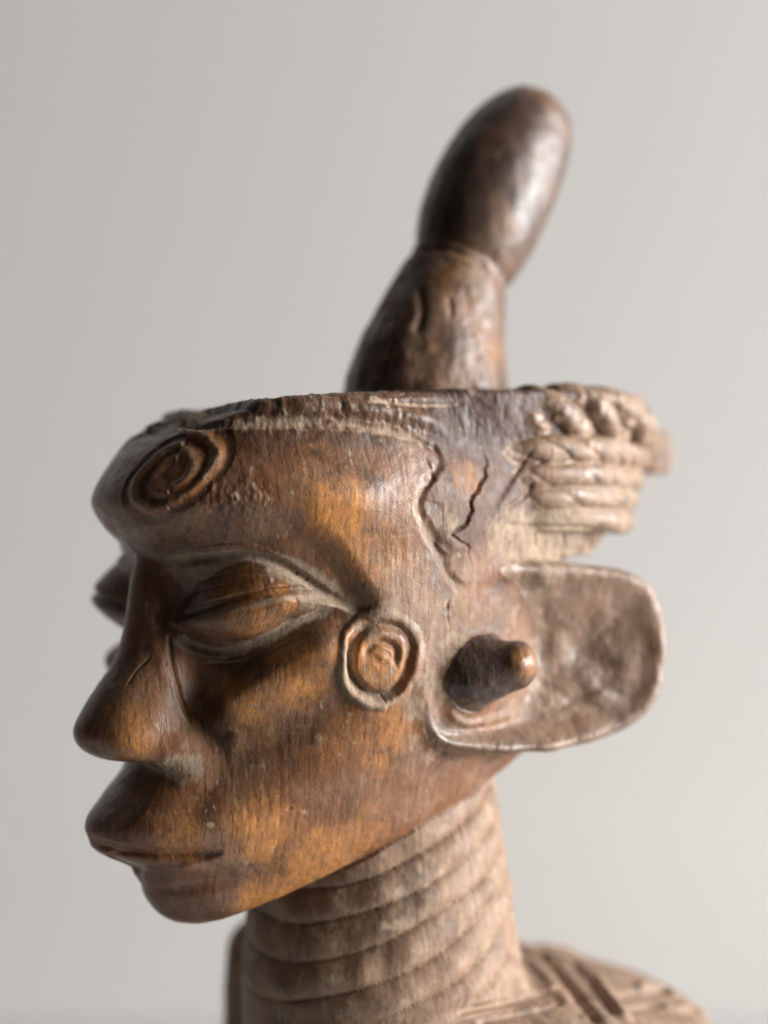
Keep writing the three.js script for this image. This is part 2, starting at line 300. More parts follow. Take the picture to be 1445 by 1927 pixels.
console.log('net', pos.length / 3, tri.length / 3, Date.now() - t0);
function normalsOf(pos, tri) {
  const n = new Float32Array(pos.length);
  for (let i = 0; i < tri.length; i += 3) {
    const a = tri[i] * 3, b = tri[i + 1] * 3, c = tri[i + 2] * 3, ux = pos[b] - pos[a], uy = pos[b + 1] - pos[a + 1], uz = pos[b + 2] - pos[a + 2], vx = pos[c] - pos[a], vy = pos[c + 1] - pos[a + 1], vz = pos[c + 2] - pos[a + 2];
    const x = uy * vz - uz * vy, y = uz * vx - ux * vz, z = ux * vy - uy * vx;
    for (const k of [a, b, c]) { n[k] += x; n[k + 1] += y; n[k + 2] += z; }
  }
  for (let i = 0; i < n.length; i += 3) { const l = 1 / (Math.hypot(n[i], n[i + 1], n[i + 2]) || 1); n[i] *= l; n[i + 1] *= l; n[i + 2] *= l; }
  return n;
}
{ // outward winding, told from the signed volume
  let vol = 0; for (let i = 0; i < tri.length; i += 3) { const a = tri[i] * 3, b = tri[i + 1] * 3, c = tri[i + 2] * 3; vol += pos[a] * (pos[b + 1] * pos[c + 2] - pos[b + 2] * pos[c + 1]) + pos[a + 1] * (pos[b + 2] * pos[c] - pos[b] * pos[c + 2]) + pos[a + 2] * (pos[b] * pos[c + 1] - pos[b + 1] * pos[c]); }
  if (vol < 0) for (let i = 0; i < tri.length; i += 3) { const t = tri[i + 1]; tri[i + 1] = tri[i + 2]; tri[i + 2] = t; }
}
{ // one subdivision of everything in view, new points pulled onto the surface
  const mid = new Map(), out = [], nv = pos.length / 3;
  const edge = (a, b) => { const k = a < b ? a * 4194304 + b : b * 4194304 + a; let m = mid.get(k); if (m === undefined) { m = pos.length / 3; mid.set(k, m); pos.push((pos[a * 3] + pos[b * 3]) / 2, (pos[a * 3 + 1] + pos[b * 3 + 1]) / 2, (pos[a * 3 + 2] + pos[b * 3 + 2]) / 2); } return m; };
  for (let i = 0; i < tri.length; i += 3) {
    const a = tri[i], b = tri[i + 1], c = tri[i + 2];
    if (pos[a * 3 + 1] < -1240) { out.push(a, b, c); continue; }
    const x = edge(a, b), y = edge(b, c), z = edge(c, a);
    out.push(a, x, z, x, b, y, z, y, c, x, y, z);
  }
  tri = out;
}
let nor = normalsOf(pos, tri);
for (let i = 0; i < pos.length; i += 3) { const d = clamp(base(pos[i], pos[i + 1], pos[i + 2]), -3, 3); pos[i] -= nor[i] * d; pos[i + 1] -= nor[i + 1] * d; pos[i + 2] -= nor[i + 2] * d; }
console.log('fine', pos.length / 3, tri.length / 3, Date.now() - t0);
nor = normalsOf(pos, tri);

// ------------------------------------------------------------------ carving strokes, laid on the surface where the photograph shows them
const hit = (px, py) => march(base, px, py, 0.6);
const CELLH = 44, grid = new Map(), strokes = [], gk = (a, b, c) => (a + 64) * 65536 + (b + 128) * 256 + (c + 64);
function stroke(pix, o) {
  const pts = smoothPts(pix, false, Math.max(4, pix.length * 5)).map(([x, y]) => hit(x, y)).filter(Boolean).map((p) => [p[0], p[1], Math.abs(p[2])]);
  const id = strokes.push({ jit: 0.25, endA: 0.1, endB: 0.15, h: 0, r: 8, ...o, pts }) - 1, R = Math.max(o.r || 0, o.dr || 0, 8) * 1.4 + 6;
  pts.forEach((p, k) => { if (k + 1 === pts.length) return; const q = pts[k + 1]; if (Math.hypot(p[0] - q[0], p[1] - q[1], p[2] - q[2]) > 90) return;
    for (let a = Math.floor((Math.min(p[0], q[0]) - R) / CELLH); a <= Math.floor((Math.max(p[0], q[0]) + R) / CELLH); a++) for (let b = Math.floor((Math.min(p[1], q[1]) - R) / CELLH); b <= Math.floor((Math.max(p[1], q[1]) + R) / CELLH); b++) for (let c = Math.floor((Math.min(p[2], q[2]) - R) / CELLH); c <= Math.floor((Math.max(p[2], q[2]) + R) / CELLH); c++) { const g = gk(a, b, c); if (!grid.has(g)) grid.set(g, []); grid.get(g).push(id, k); } });
}
const blobs = [];
const blob = (kind, px, py, r, a, o = {}) => { const p = hit(px, py); if (p) blobs.push({ kind, p: [p[0], p[1], Math.abs(p[2])], r, a, ...o }); };
const discs = [];
const disc = (px, py, prof) => { const p = hit(px, py); discs.push({ p: [p[0], p[1], Math.abs(p[2])], prof }); return discs[discs.length - 1]; };

// folds and grooves round the eye
stroke([[300, 1062], [345, 1052], [400, 1047], [455, 1042], [510, 1054], [560, 1083], [610, 1116], [660, 1142], [700, 1158]], { h: -3, r: 12, dust: 0.8, dr: 16 });
stroke([[500, 1052], [550, 1076], [600, 1108], [640, 1132]], { h: 0, r: 8, dust: 0.9, dr: 30 });
stroke([[345, 1150], [420, 1130], [500, 1113], [575, 1106], [600, 1110]], { h: -4, r: 5 });
stroke([[420, 1150], [480, 1138], [540, 1124], [570, 1120]], { h: 2, r: 7, dust: 0.55, dr: 9 });
stroke([[322, 1194], [352, 1213], [395, 1227], [445, 1221], [495, 1203], [545, 1178], [595, 1155], [640, 1146]], { h: -2, r: 9, dust: 0.9, dr: 16 });
stroke([[560, 1130], [600, 1124], [640, 1136]], { h: 0, r: 9, dust: 0.9, dr: 28 });
stroke([[365, 1098], [430, 1080], [500, 1080], [560, 1098]], { h: -2.4, r: 6, jit: 0.6, dust: 0.25, dr: 6 }); stroke([[350, 1118], [420, 1102], [500, 1096], [570, 1104]], { h: -2, r: 5, jit: 0.6 }); stroke([[380, 1250], [450, 1246], [520, 1222], [590, 1186]], { h: -2.5, r: 7, jit: 0.6 }); stroke([[330, 1036], [400, 1024], [470, 1022], [540, 1040]], { h: -2, r: 7, jit: 0.7, dust: 0.3, dr: 8 });
// nose and mouth
stroke([[300, 1080], [290, 1130], [285, 1180], [296, 1230], [312, 1290]], { h: 3, r: 18, dust: 0.35, dr: 22 });
stroke([[318, 1190], [322, 1240], [336, 1300], [362, 1370]], { h: -4, r: 8, dust: 0.25, dr: 8 });
stroke([[240, 1290], [258, 1262], [284, 1236]], { h: -3, r: 4, dust: 0.4, dr: 5 });
stroke([[300, 1448], [345, 1440], [390, 1440]], { h: 0, r: 10, dust: 0.75, dr: 26 });
stroke([[230, 1603], [280, 1608], [330, 1610], [380, 1607], [412, 1603]], { h: -3, r: 4 });
stroke([[540, 1524], [550, 1520]], { h: -3, r: 5 });
// hairline and cap
stroke([[292, 818], [350, 806], [420, 799], [520, 797], [640, 798], [730, 810], [790, 830], [828, 858]], { h: -5, r: 13, dust: 0.55, dr: 18, jit: 0.9 });
stroke([[250, 826], [320, 798], [400, 780], [500, 764], [620, 764], [720, 776], [800, 790], [850, 806]], { h: 14, r: 30, jit: 0.5 });
stroke([[690, 756], [760, 762], [830, 763], [880, 760]], { h: -4, r: 5, dust: 0.6, dr: 6 });
stroke([[640, 748], [720, 750], [820, 750]], { h: 3, r: 8, dust: 0.3, dr: 8 });
// temple fold, the plate of hair before the ear, the crack
stroke([[812, 832], [826, 868], [800, 915], [788, 950]], { h: -4, r: 13, dust: 0.25, dr: 12, jit: 0.7 }); stroke([[792, 930], [788, 955], [806, 1000], [828, 1045], [846, 1085], [884, 1112]], { h: -5, r: 15, dust: 0.45, dr: 14, jit: 0.9 });
stroke([[815, 900], [845, 930], [868, 960]], { h: 4, r: 46, dust: 0.3, dr: 30, jit: 0.6 }); stroke([[838, 985], [846, 1010], [862, 1040]], { h: 3, r: 26, dust: 0.4, dr: 22, jit: 0.6 });
stroke([[800, 860], [815, 900], [790, 930]], { h: -3, r: 4, dust: 0.5, dr: 5 });
stroke([[903, 838], [908, 852], [916, 868], [912, 884], [914, 896], [905, 908], [900, 922], [889, 936], [886, 948], [888, 962], [882, 972], [878, 986], [866, 995], [853, 1001], [850, 1007], [858, 1013], [866, 1020], [883, 1030], [880, 1042], [886, 1060], [892, 1086]], { h: -12, r: 3.4, dark: 0.9, dr: 3, jit: 0.9, endA: 0.3, endB: 0.5 });
stroke([[846, 1120], [842, 1150], [846, 1190]], { h: -4, r: 3, dark: 0.5, dr: 3, jit: 0.8, endA: 0.4, endB: 0.4 });
stroke([[742, 952], [770, 940], [800, 926]], { h: -2, r: 3, dust: 0.7, dr: 4 });
stroke([[735, 1010], [780, 1003]], { h: -1, r: 3, dust: 0.5, dr: 4 });
stroke([[950, 960], [985, 935], [1005, 905]], { h: -5, r: 8, dust: 0.5, dr: 8 });
for (let i = 0; i < 7; i++) stroke([[905 + i * 9, 1010 - i * 14], [925 + i * 9, 965 - i * 14], [955 + i * 9, 915 - i * 13]], { h: -2.2, r: 4.5, dust: 0.25, dr: 4 });
// lower band of the hair block: incised panels
stroke([[950, 990], [1040, 992], [1120, 995]], { h: -6, r: 9, dust: 0.3, dr: 9 });
stroke([[1005, 1002], [1007, 1030]], { h: -4, r: 6 }); stroke([[1060, 1004], [1062, 1032]], { h: -4, r: 6 }); stroke([[1110, 1002], [1114, 1034]], { h: -4, r: 6 });
// ear
stroke([[840, 1335], [870, 1360], [930, 1352], [985, 1335]], { h: 5, r: 14, dust: 0.4, dr: 20 });
stroke([[1150, 1140], [1120, 1200], [1100, 1260], [1140, 1330]], { h: 3, r: 34, jit: 0.7 });
for (let i = 0; i < 9; i++) { const x = 905 + i * 26; stroke([[x, 1418 - i * 1.2], [x + 2, 1398 - i * 2.4]], { h: -0.7, r: 6, jit: 0.8 }); }
for (let i = 0; i < 16; i++) { const x = 1000 + 190 * hash(i, 3, 1), y = 1110 + 240 * hash(i, 5, 2), a = -0.5 + hash(i, 7, 3), l = 30 + 50 * hash(i, 9, 4); stroke([[x - l * Math.cos(a), y - l * Math.sin(a)], [x, y + 3], [x + l * Math.cos(a), y + l * Math.sin(a)]], { h: -1.5, r: 14 + 10 * hash(i, 2, 8), jit: 0.4, endA: 0.4, endB: 0.4 }); }   // gouge marks
// horn: knife scars
stroke([[790, 540], [795, 590], [782, 630]], { h: -7, r: 14, tan: 0.6, dr: 12 }); stroke([[745, 640], [728, 690], [722, 730]], { h: -4, r: 10, tan: 0.5, dr: 9 });
stroke([[780, 470], [830, 470], [880, 486], [930, 512]], { h: -5, r: 12, tan: 0.5, dr: 8 }); stroke([[845, 560], [850, 600]], { h: -4, r: 9, tan: 0.5, dr: 8 });
// shoulders
stroke([[1020, 1790], [1060, 1838], [1100, 1890], [1130, 1930]], { h: -20, r: 20, endA: 0.02 }); stroke([[1078, 1806], [1120, 1856], [1160, 1915]], { h: -17, r: 18, endA: 0.02 });
stroke([[1050, 1820], [1085, 1866], [1120, 1915]], { h: 6, r: 10, tan: 0.5, dr: 8 });
stroke([[860, 1905], [940, 1888], [1030, 1868], [1060, 1862]], { h: -9, r: 11 }); stroke([[900, 1925], [980, 1908], [1060, 1890]], { h: -8, r: 9 });
stroke([[1150, 1880], [1200, 1866], [1262, 1868]], { h: -14, r: 14 }); stroke([[1170, 1902], [1230, 1892], [1280, 1896]], { h: -12, r: 12 });
stroke([[1112, 1834], [1148, 1880], [1180, 1925]], { h: 12, r: 26 }); stroke([[1000, 1806], [1035, 1850], [1075, 1900]], { h: 9, r: 26 });
stroke([[1195, 1858], [1240, 1862], [1275, 1878]], { h: 14, r: 24 }); stroke([[1240, 1895], [1290, 1898], [1325, 1912]], { h: 14, r: 24 });

const ring = (r, c, w, h) => { const t = (r - c) / w; return Math.abs(t) > 1 ? 0 : h * (1 - t * t) * (1 - t * t); };
const temple = disc(716, 1240, (r, an) => { const a2 = 0.5 + 0.5 * Math.cos(an + 2.4), a3 = sstep(-0.3, 0.5, Math.cos(an - 1.2)); return (r < 64 ? 6 * sstep(64, 50, r) : 0) + ring(r, 68, 12, -7 - 8 * a2) + ring(r, 86, 16, 3 + 8 * a2) + ring(r, 36, 10, -9 * a3) + (r < 24 ? 3 * sstep(24, 8, r) : 0) + ring(r, 12, 9, -3 * (1 - a3)); });
const foreheadDisc = disc(328, 886, (r, an) => { const a2 = 0.8 + 0.3 * Math.sin(an * 2 + 1); return ring(r, 114, 22, -3) + ring(r, 92, 20, 4 * a2) + ring(r, 68, 18, -4.5 * a2) + ring(r, 46, 18, 3) + ring(r, 20, 16, -2 * a2); });
// painted on the wood: worn warm patches, dark patina with some shade, settled dust
for (const [x, y, r, a] of [[640, 965, 85, 1], [690, 1040, 80, 0.75], [560, 1275, 80, 1], [460, 1312, 70, 0.9], [655, 1235, 50, 0.9], [690, 1390, 90, 0.55], [500, 1560, 90, 0.8], [600, 1620, 90, 0.75], [500, 1690, 70, 0.8], [690, 1560, 80, 0.5], [440, 1108, 60, 0.7], [470, 1165, 55, 0.8], [540, 1120, 40, 0.6], [230, 1390, 70, 0.5], [330, 1582, 70, 0.6], [716, 1240, 60, 0.6], [880, 900, 50, 0.55], [992, 1248, 40, 1], [600, 870, 70, 0.35]]) blob('warm', x, y, r, a);  // includes the lit tip of the ear knob, light put into the colour
for (const [x, y, r, a] of [[560, 1222, 60, 0.6], [470, 1262, 60, 0.6], [905, 1250, 100, 1], [360, 790, 110, 0.9], [520, 770, 130, 0.9], [690, 775, 110, 0.6], [690, 1140, 50, 0.7], [840, 1060, 60, 0.5], [870, 1390, 60, 0.7], [1000, 1120, 110, 0.4], [1130, 1250, 90, 0.3], [670, 910, 60, 0.35], [440, 925, 60, 0.4], [780, 1180, 40, 0.5]]) blob('dark', x, y, r, a);  // patina, plus shade put into the colour at eye socket, ear knob, ear hollow
for (const [x, y, r, a] of [[860, 1150, 90, 0.6], [960, 1010, 90, 0.75], [840, 970, 50, 0.6], [1040, 1020, 130, 0.9], [640, 1140, 60, 0.55], [780, 840, 50, 0.4], [800, 1400, 60, 0.5], [1010, 1330, 120, 0.45], [1080, 1220, 110, 0.35], [930, 1140, 80, 0.4], [350, 1442, 60, 0.5], [720, 1175, 60, 0.5], [670, 1300, 50, 0.45], [760, 1310, 60, 0.35], [900, 770, 60, 0.2], [765, 1115, 90, 0.55], [805, 1310, 80, 0.6], [700, 1158, 55, 0.6], [845, 1215, 70, 0.6], [790, 1170, 60, 0.55], [560, 1070, 40, 0.5], [780, 900, 50, 0.35], [860, 940, 60, 0.35], [330, 1075, 40, 0.4], [1000, 1360, 90, 0.55], [960, 1180, 60, 0.5], [900, 1330, 60, 0.6], [840, 1300, 50, 0.6], [830, 1060, 50, 0.5], [300, 1100, 40, 0.45], [290, 1240, 40, 0.4]]) blob('dust', x, y, r, a);
console.log('strokes', strokes.length, Date.now() - t0);

// ------------------------------------------------------------------ which part every point belongs to; its relief, colour and gloss
const NV = pos.length / 3, partId = new Uint8Array(NV), col = new Float32Array(NV * 3), rough = new Float32Array(NV), disp = new Float32Array(NV);
const NAMES = ['face', 'nose', 'eye', 'lips', 'temple_disc', 'forehead_disc', 'hair', 'hair_knob', 'horn', 'horn_tip', 'ear', 'ear_knob', 'neck', 'shoulders', 'eyelid'];
const ID = Object.fromEntries(NAMES.map((n, i) => [n, i])), ID_BRAID = 40, ID_RING = 60;
const eyePoly = eyeP, lensPoly = lensP, lipsP = toSV([[155, 1555], [220, 1580], [300, 1592], [425, 1600], [400, 1622], [330, 1645], [250, 1665], [180, 1645], [150, 1610]], true);
const RING = 64, ringT = (u, v, w) => (u * RA.x + v * RA.y + w * RA.z + 9 * vnoise(u / 190, v / 90, w / 190 + 4)) / RING;
const TONE = { brown: [0.215, 0.090, 0.038], warm: [0.610, 0.255, 0.060], dull: [0.270, 0.142, 0.078], dark: [0.034, 0.021, 0.014], dust: [0.400, 0.300, 0.212], tan: [0.300, 0.186, 0.118], plum: [0.095, 0.050, 0.037], horn: [0.098, 0.056, 0.038] };
for (let i = 0; i < NV; i++) {
  const u = pos[3 * i], v = pos[3 * i + 1], wr = pos[3 * i + 2], w = Math.abs(wr);
  base(u, v, wr);
  let best = 0; for (let k = 1; k < parts.length; k++) if (D[k] < D[best] - (k === P_NOSE ? -4 : 0)) best = k;
  let id = ID.face, rt = 0;
  if (best === P_NOSE) id = ID.nose; else if (best === P_HAIR) id = ID.hair; else if (best === P_HLOW) id = ID.horn; else if (best === P_HUP) id = ID.horn_tip; else if (best === P_EAR) id = ID.ear; else if (best === P_TRAG) id = ID.ear_knob; else if (best === P_TORSO) id = ID.shoulders; else if (best === P_KNOB) id = ID.hair_knob; else if (best >= P_BRAID) id = ID_BRAID + best - P_BRAID;
  else if (best === P_NECK) { rt = ringT(u, v, wr); id = ID_RING + clamp(Math.floor(rt) + 18, 0, 30); }
  // strokes near this point
  let h = 0, dust = 0, dark = 0, warm = 0, tan = 0;
  const list = grid.get(gk(Math.floor(u / CELLH), Math.floor(v / CELLH), Math.floor(w / CELLH)));
  const big0 = vnoise(u / 48 + 9, v / 48, wr / 48), n1 = fbm(u / 22, v / 22, wr / 22), n2 = fbm(u / 9, v / 16, wr / 9, 2);
  if (list) {
    let cur = -1, bd = 1e9, bf = 0;
    const flush = () => { if (cur < 0) return; const o = strokes[cur], d = Math.sqrt(bd), e = sstep(-0.02, o.endA, bf) * sstep(1.02, 1 - o.endB, bf), t = d / (o.r * (1 + o.jit * n1)); if (t < 1 && o.h) h += o.h * (1 - t * t) * (1 - t * t) * e; const q = d / (o.dr || 1); if (o.dr && q < 1.5) { const a = e * sstep(1.5, 0.35, q + 0.5 * n1); if (o.dust) dust = Math.max(dust, o.dust * a); if (o.dark) dark = Math.max(dark, o.dark * a); if (o.tan) tan = Math.max(tan, o.tan * a); } };
    const seen = new Map();
    for (let q = 0; q < list.length; q += 2) {
      const o = strokes[list[q]], k = list[q + 1], a = o.pts[k], b = o.pts[k + 1], ex = b[0] - a[0], ey = b[1] - a[1], ez = b[2] - a[2], px = u - a[0], py = v - a[1], pz = w - a[2], t = clamp((px * ex + py * ey + pz * ez) / (ex * ex + ey * ey + ez * ez || 1), 0, 1), d = (px - ex * t) ** 2 + (py - ey * t) ** 2 + (pz - ez * t) ** 2, m = seen.get(list[q]);
      if (!m || d < m[0]) seen.set(list[q], [d, (k + t) / (o.pts.length - 1)]);
    }
    for (const [k, m] of seen) { cur = k; bd = m[0]; bf = m[1]; flush(); }
  }
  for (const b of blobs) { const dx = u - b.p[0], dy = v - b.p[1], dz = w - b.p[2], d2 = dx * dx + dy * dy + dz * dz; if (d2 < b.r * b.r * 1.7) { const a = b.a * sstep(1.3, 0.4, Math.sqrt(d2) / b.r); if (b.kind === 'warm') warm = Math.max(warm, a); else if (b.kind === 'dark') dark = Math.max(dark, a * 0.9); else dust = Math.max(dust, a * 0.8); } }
  for (const c of discs) {
    if (c === foreheadDisc && wr < 0) continue;
    const dx = u - c.p[0], dy = v - c.p[1], dz = w - c.p[2], r3 = Math.sqrt(dx * dx + dy * dy + dz * dz);
    if (r3 > 170 || best === P_NOSE) continue;
    const side = Math.sign(dz - dx * 0.6) * Math.sqrt(dx * dx + dz * dz);                  // along the surface, towards the side of the head
    const tl = c === temple ? 1.4 : 0.62, ct = Math.cos(tl), st = Math.sin(tl), al = side * ct + dy * st, ac = -side * st + dy * ct;
    const r = Math.sqrt(al * al + ac * ac * (c === temple ? 1.35 : 2.5)) * (c === temple ? 0.97 : 1.0), an = Math.atan2(dy, side);
    if (r > 130) continue;
    const rr = r + 4.5 * n1 + 6 * big0; h += c.prof(rr, an);
    if (c === temple) { if (r < 80) id = ID.temple_disc; dust = Math.max(dust, (0.35 + 0.4 * sstep(-0.3, 0.7, Math.cos(an + 2.4))) * sstep(13, 5, Math.abs(rr - 68)), 0.5 * sstep(11, 4, Math.abs(rr - 36)), (0.25 + 0.5 * sstep(-0.2, 0.8, Math.cos(an + 2.4))) * sstep(18, 5, Math.abs(rr - 86))); }
    else if (r < 110) { id = ID.forehead_disc; dust = Math.max(dust, 0.5 * sstep(13, 4, Math.abs(rr - 90)), 0.5 * sstep(11, 4, Math.abs(rr - 47))); }
  }
  if (id === ID.face && v < 0 && v > -740) {
    const s0 = sOf(u, v, w);
    if (v > -300 && s0 < 460 && polyD(eyePoly, s0, v) < 2) id = polyD(lensPoly, s0, v) < 0 ? ID.eye : ID.eyelid;
    else if (v < -580 && s0 < 420 && polyD(lipsP, s0, v) < 0) id = ID.lips;
  }
  // hand carving: facets, fibres, knocks
  const big = fbm(u / 85, v / 85, wr / 85, 2), fib = fbm((u + 5 * n1) / 6.5, v / 105, wr / 6.5, 2), pit = fbm(u / 14 + 31, v / 14, wr / 14, 2);
  const soft = id === ID.face || id === ID.nose || id === ID.eyelid || id === ID.lips || id === ID.temple_disc || id === ID.eye;
  const calm = id === ID.horn_tip || id >= ID_RING;
  h += big * (soft ? 1.8 : 3.2) + fib * (id === ID.ear ? 0.22 : calm ? 0.15 : soft ? 0.42 : 0.5) + pit * (calm ? 0.4 : soft ? 0.5 : 1.0);
  if (id >= ID_RING) { const f = rt - Math.floor(rt), a = Math.pow(Math.sin(Math.PI * Math.pow(f, 0.8)), 0.42), wd = sstep(-1010, -960, v); h += (23 * a * (0.85 + 0.3 * big0) - 13 + 1.1 * n1) * wd; }
  if (id >= ID_RING) dark = Math.max(dark, 0.5 * sstep(0.02, 0.45, fbm((u + 24 * n2) / 60 + 9, (v + 16 * n1) / 60, wr / 60)));   // random blotches of old stain, not tied to the rings
  if (id === ID.hair && u > -330) h += 1.6 * n2;
  if (id === ID.ear_knob) h += 5 * big0 + 2 * n1; if (id === ID.ear) h += 3 * big0; if (id === ID.horn_tip) h += 2.2 * fbm(u / 50, v / 90, wr / 50, 2) + 0.5 * n1; if (id === ID.horn) h += 5 * fbm(u / 48 + 5, v / 110, wr / 48, 2);
  if (id === ID.face && v > 110) h += sstep(112, 175, v) * (1.7 * fbm(u / 7, v / 40, wr / 7, 2) + 4.5 * fbm(u / 34, v / 50, wr / 34, 2));
  { const q = blobs.rough ||= [hit(445, 932)]; const dx = (u - q[0][0]) / 70, dy = (v - q[0][1]) / 36, dz = (w - q[0][2]) / 90, e = dx * dx + dy * dy + dz * dz; if (e < 1.6) h += sstep(1.6, 0.3, e) * (2.6 * fbm(u / 8 + 2 * n1, v / 24, wr / 8, 2) + 2.5 * n1 - 2); }
  disp[i] = h;
  // colour
  const m = fbm(u / 75 + 3, v / 110, wr / 75, 3), sp = vnoise(u / 3.4, v / 9, wr / 3.4);
  let t0c, rg, wamt = 0;
  if (soft) { t0c = m > 0.05 ? TONE.dull : TONE.brown; t0c = [0, 1, 2].map((c) => lerp(TONE.brown[c], TONE.dull[c], sstep(-0.3, 0.35, fbm((u + 25 * n1) / 60 + 11, (v + 25 * big0) / 60, wr / 60)))); rg = 0.43; wamt = clamp(warm * (0.75 + 0.6 * n1) + 0.35 * m + 0.12 * sp - 0.10, 0, 1); dark = clamp(dark * 0.9 + 0.65 * sstep(0.0, 0.55, fbm((u + 22 * n1) / 44, (v + 30 * big0) / 58 + 7, (wr + 20 * n2) / 44)) - warm * 0.2, 0, 1); }
  else if (id === ID.forehead_disc) { t0c = TONE.brown; rg = 0.44; wamt = 0.2; dark = 0.35 * sstep(0, 0.5, n1); }
  else if (id === ID.horn || id === ID.horn_tip) { t0c = TONE.horn; rg = id === ID.horn ? 0.48 : 0.44; wamt = id === ID.horn ? clamp(0.4 * m + 0.1, 0, 0.5) : clamp(0.35 * m + 0.03, 0, 0.3); dark = Math.max(dark, 0.8 * sstep(-0.05, 0.4, fbm((u + 20 * n1) / 70, v / 90 + 3, wr / 70))); tan = Math.max(tan, id === ID.horn ? 0.75 * sstep(0.05, 0.4, fbm((u + 20 * n1) / 44, v / 62, wr / 44)) : 0.25 * sstep(0.2, 0.5, fbm(u / 50, v / 60 + 5, wr / 50))); }
  else if (id === ID.hair) { t0c = u > -340 ? TONE.plum : TONE.tan; rg = 0.58; wamt = warm * 0.7; dust = Math.max(dust, u > -340 ? 0.35 * sstep(0, 0.5, n1) : 0.4 + 0.3 * n1); }
  else if (id >= ID_BRAID && id < ID_RING) { t0c = TONE.tan; rg = 0.5; dust = Math.max(dust, 0.30 + 0.4 * n1); dark = Math.max(dark, 0.7 * sstep(0.05, 0.45, fbm(u / 26, v / 26, wr / 26 + 2))); }
  else if (id === ID.ear || id === ID.ear_knob) { t0c = id === ID.ear ? [0, 1, 2].map((c) => lerp(TONE.tan[c], TONE.plum[c], clamp(0.12 + 0.9 * m, 0, 1))) : TONE.plum; rg = id === ID.ear ? 0.46 : 0.38; wamt = warm * 0.6; dark = Math.max(dark, 0.42 * sstep(0.0, 0.5, fbm((u + 24 * n1) / 70 + 2, (v + 20 * n2) / 60, wr / 70))); dust = Math.max(dust * 0.8, 0.12 + 0.3 * n1); if (id === ID.ear_knob) dust *= 0.2; }
  else if (id >= ID_RING) { t0c = TONE.tan; rg = 0.62; dust = Math.max(dust, 0.3 + 0.3 * n1); }
  else { t0c = TONE.tan; rg = 0.66; dust = Math.max(dust, 0.35 + 0.3 * n1); dark = Math.max(dark, 0.65 * sstep(0.0, 0.5, fbm(u / 60, v / 60, wr / 60 + 8))); }
  const hairCap = id === ID.face && v > 128 + 14 * n1 + 8 * n2;      // the darker cap of hair above the hairline, at the top of the head
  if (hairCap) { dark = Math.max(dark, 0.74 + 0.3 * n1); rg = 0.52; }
  if (id === ID.temple_disc) rg = 0.5;
  if (soft && u < 150) { const q = sstep(150, 30, u); rg = lerp(rg, 0.6, q); const pl = q * sstep(-120, -20, v) * 0.85; t0c = [0, 1, 2].map((c) => lerp(t0c[c], TONE.plum[c], pl)); wamt *= 1 - 0.8 * pl * (1 - warm); }
  if (id === ID.face && u < 60 && v < 150) { dust = Math.max(dust, 0.22 * sstep(60, -120, u) + 0.25 * n1); wamt *= sstep(-260, 60, u); }
  if (soft) dust = Math.max(dust, 0.42 * sstep(0.25, 0.6, n2) * sstep(-0.1, 0.4, n1 + 0.3 * big0));      // specks of dust caught in the pores
  dust = clamp(sstep(0.30, 0.72, dust + 0.28 * n1 + 0.22 * n2) * 0.92 * sstep(0, 0.2, dust), 0, 1);
  dark = clamp(dark * (0.85 + 0.5 * n2), 0, 1) * (1 - 0.6 * dust);
  tan = clamp(tan * (1 + 0.6 * n2), 0, 1);
  for (let c = 0; c < 3; c++) {
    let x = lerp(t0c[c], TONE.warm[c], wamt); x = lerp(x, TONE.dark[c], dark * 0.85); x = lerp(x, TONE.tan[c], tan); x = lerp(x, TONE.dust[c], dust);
    col[3 * i + c] = x * (1 + 0.10 * sp + 0.15 * fib);
  }
  rough[i] = clamp(lerp(rg + 0.10 * n1 + 0.08 * n2 + 0.05 * sp - 0.04 * dark, 0.88, dust) + 0.2 * tan, 0.2, 0.95);
  partId[i] = id;
}
for (let i = 0; i < NV; i++) { const h = disp[i]; pos[3 * i] += nor[3 * i] * h; pos[3 * i + 1] += nor[3 * i + 1] * h; pos[3 * i + 2] += nor[3 * i + 2] * h; }
nor = normalsOf(pos, tri);
console.log('painted', Date.now() - t0);

// ------------------------------------------------------------------ wood grain: fibres run up the block; tiles every 60 mm
const GT = 1024, grainC = new Uint8Array(GT * GT * 4), grainH = new Uint8Array(GT * GT * 4);
{
  const pn = (x, y, fx, fy, seed) => { const X = x * fx, Y = y * fy, ix = Math.floor(X), iy = Math.floor(Y); let a = X - ix, b = Y - iy; a = a * a * (3 - 2 * a); b = b * b * (3 - 2 * b); const q = (i, j) => hash(((i % fx) + fx) % fx, ((j % fy) + fy) % fy, seed); return lerp(lerp(q(ix, iy), q(ix + 1, iy), a), lerp(q(ix, iy + 1), q(ix + 1, iy + 1), a), b) * 2 - 1; };
  for (let j = 0; j < GT; j++) for (let i = 0; i < GT; i++) {
    const x = i / GT, y = j / GT, wv = 0.01 * pn(x, y, 6, 5, 3), X = x + wv;
    const f1 = pn(X, y, 60, 5, 1), f2 = pn(X, y, 140, 13, 2), f3 = pn(X, y, 300, 36, 5), sp = pn(x, y, 190, 170, 7), pore = Math.max(0, pn(X, y, 130, 26, 11) - 0.45) * 1.8;
    const hgt = 0.55 + 0.14 * f1 + 0.08 * f2 + 0.04 * f3 + 0.14 * sp - 0.30 * pore, c = 0.94 + 0.05 * f1 + 0.045 * f2 + 0.035 * f3 + 0.06 * sp - 0.18 * pore, o = (j * GT + i) * 4;
    grainH[o] = grainH[o + 1] = grainH[o + 2] = clamp(hgt, 0, 1) * 255; grainC[o] = grainC[o + 1] = grainC[o + 2] = clamp(c, 0, 1) * 255; grainH[o + 3] = grainC[o + 3] = 255;
  }
}
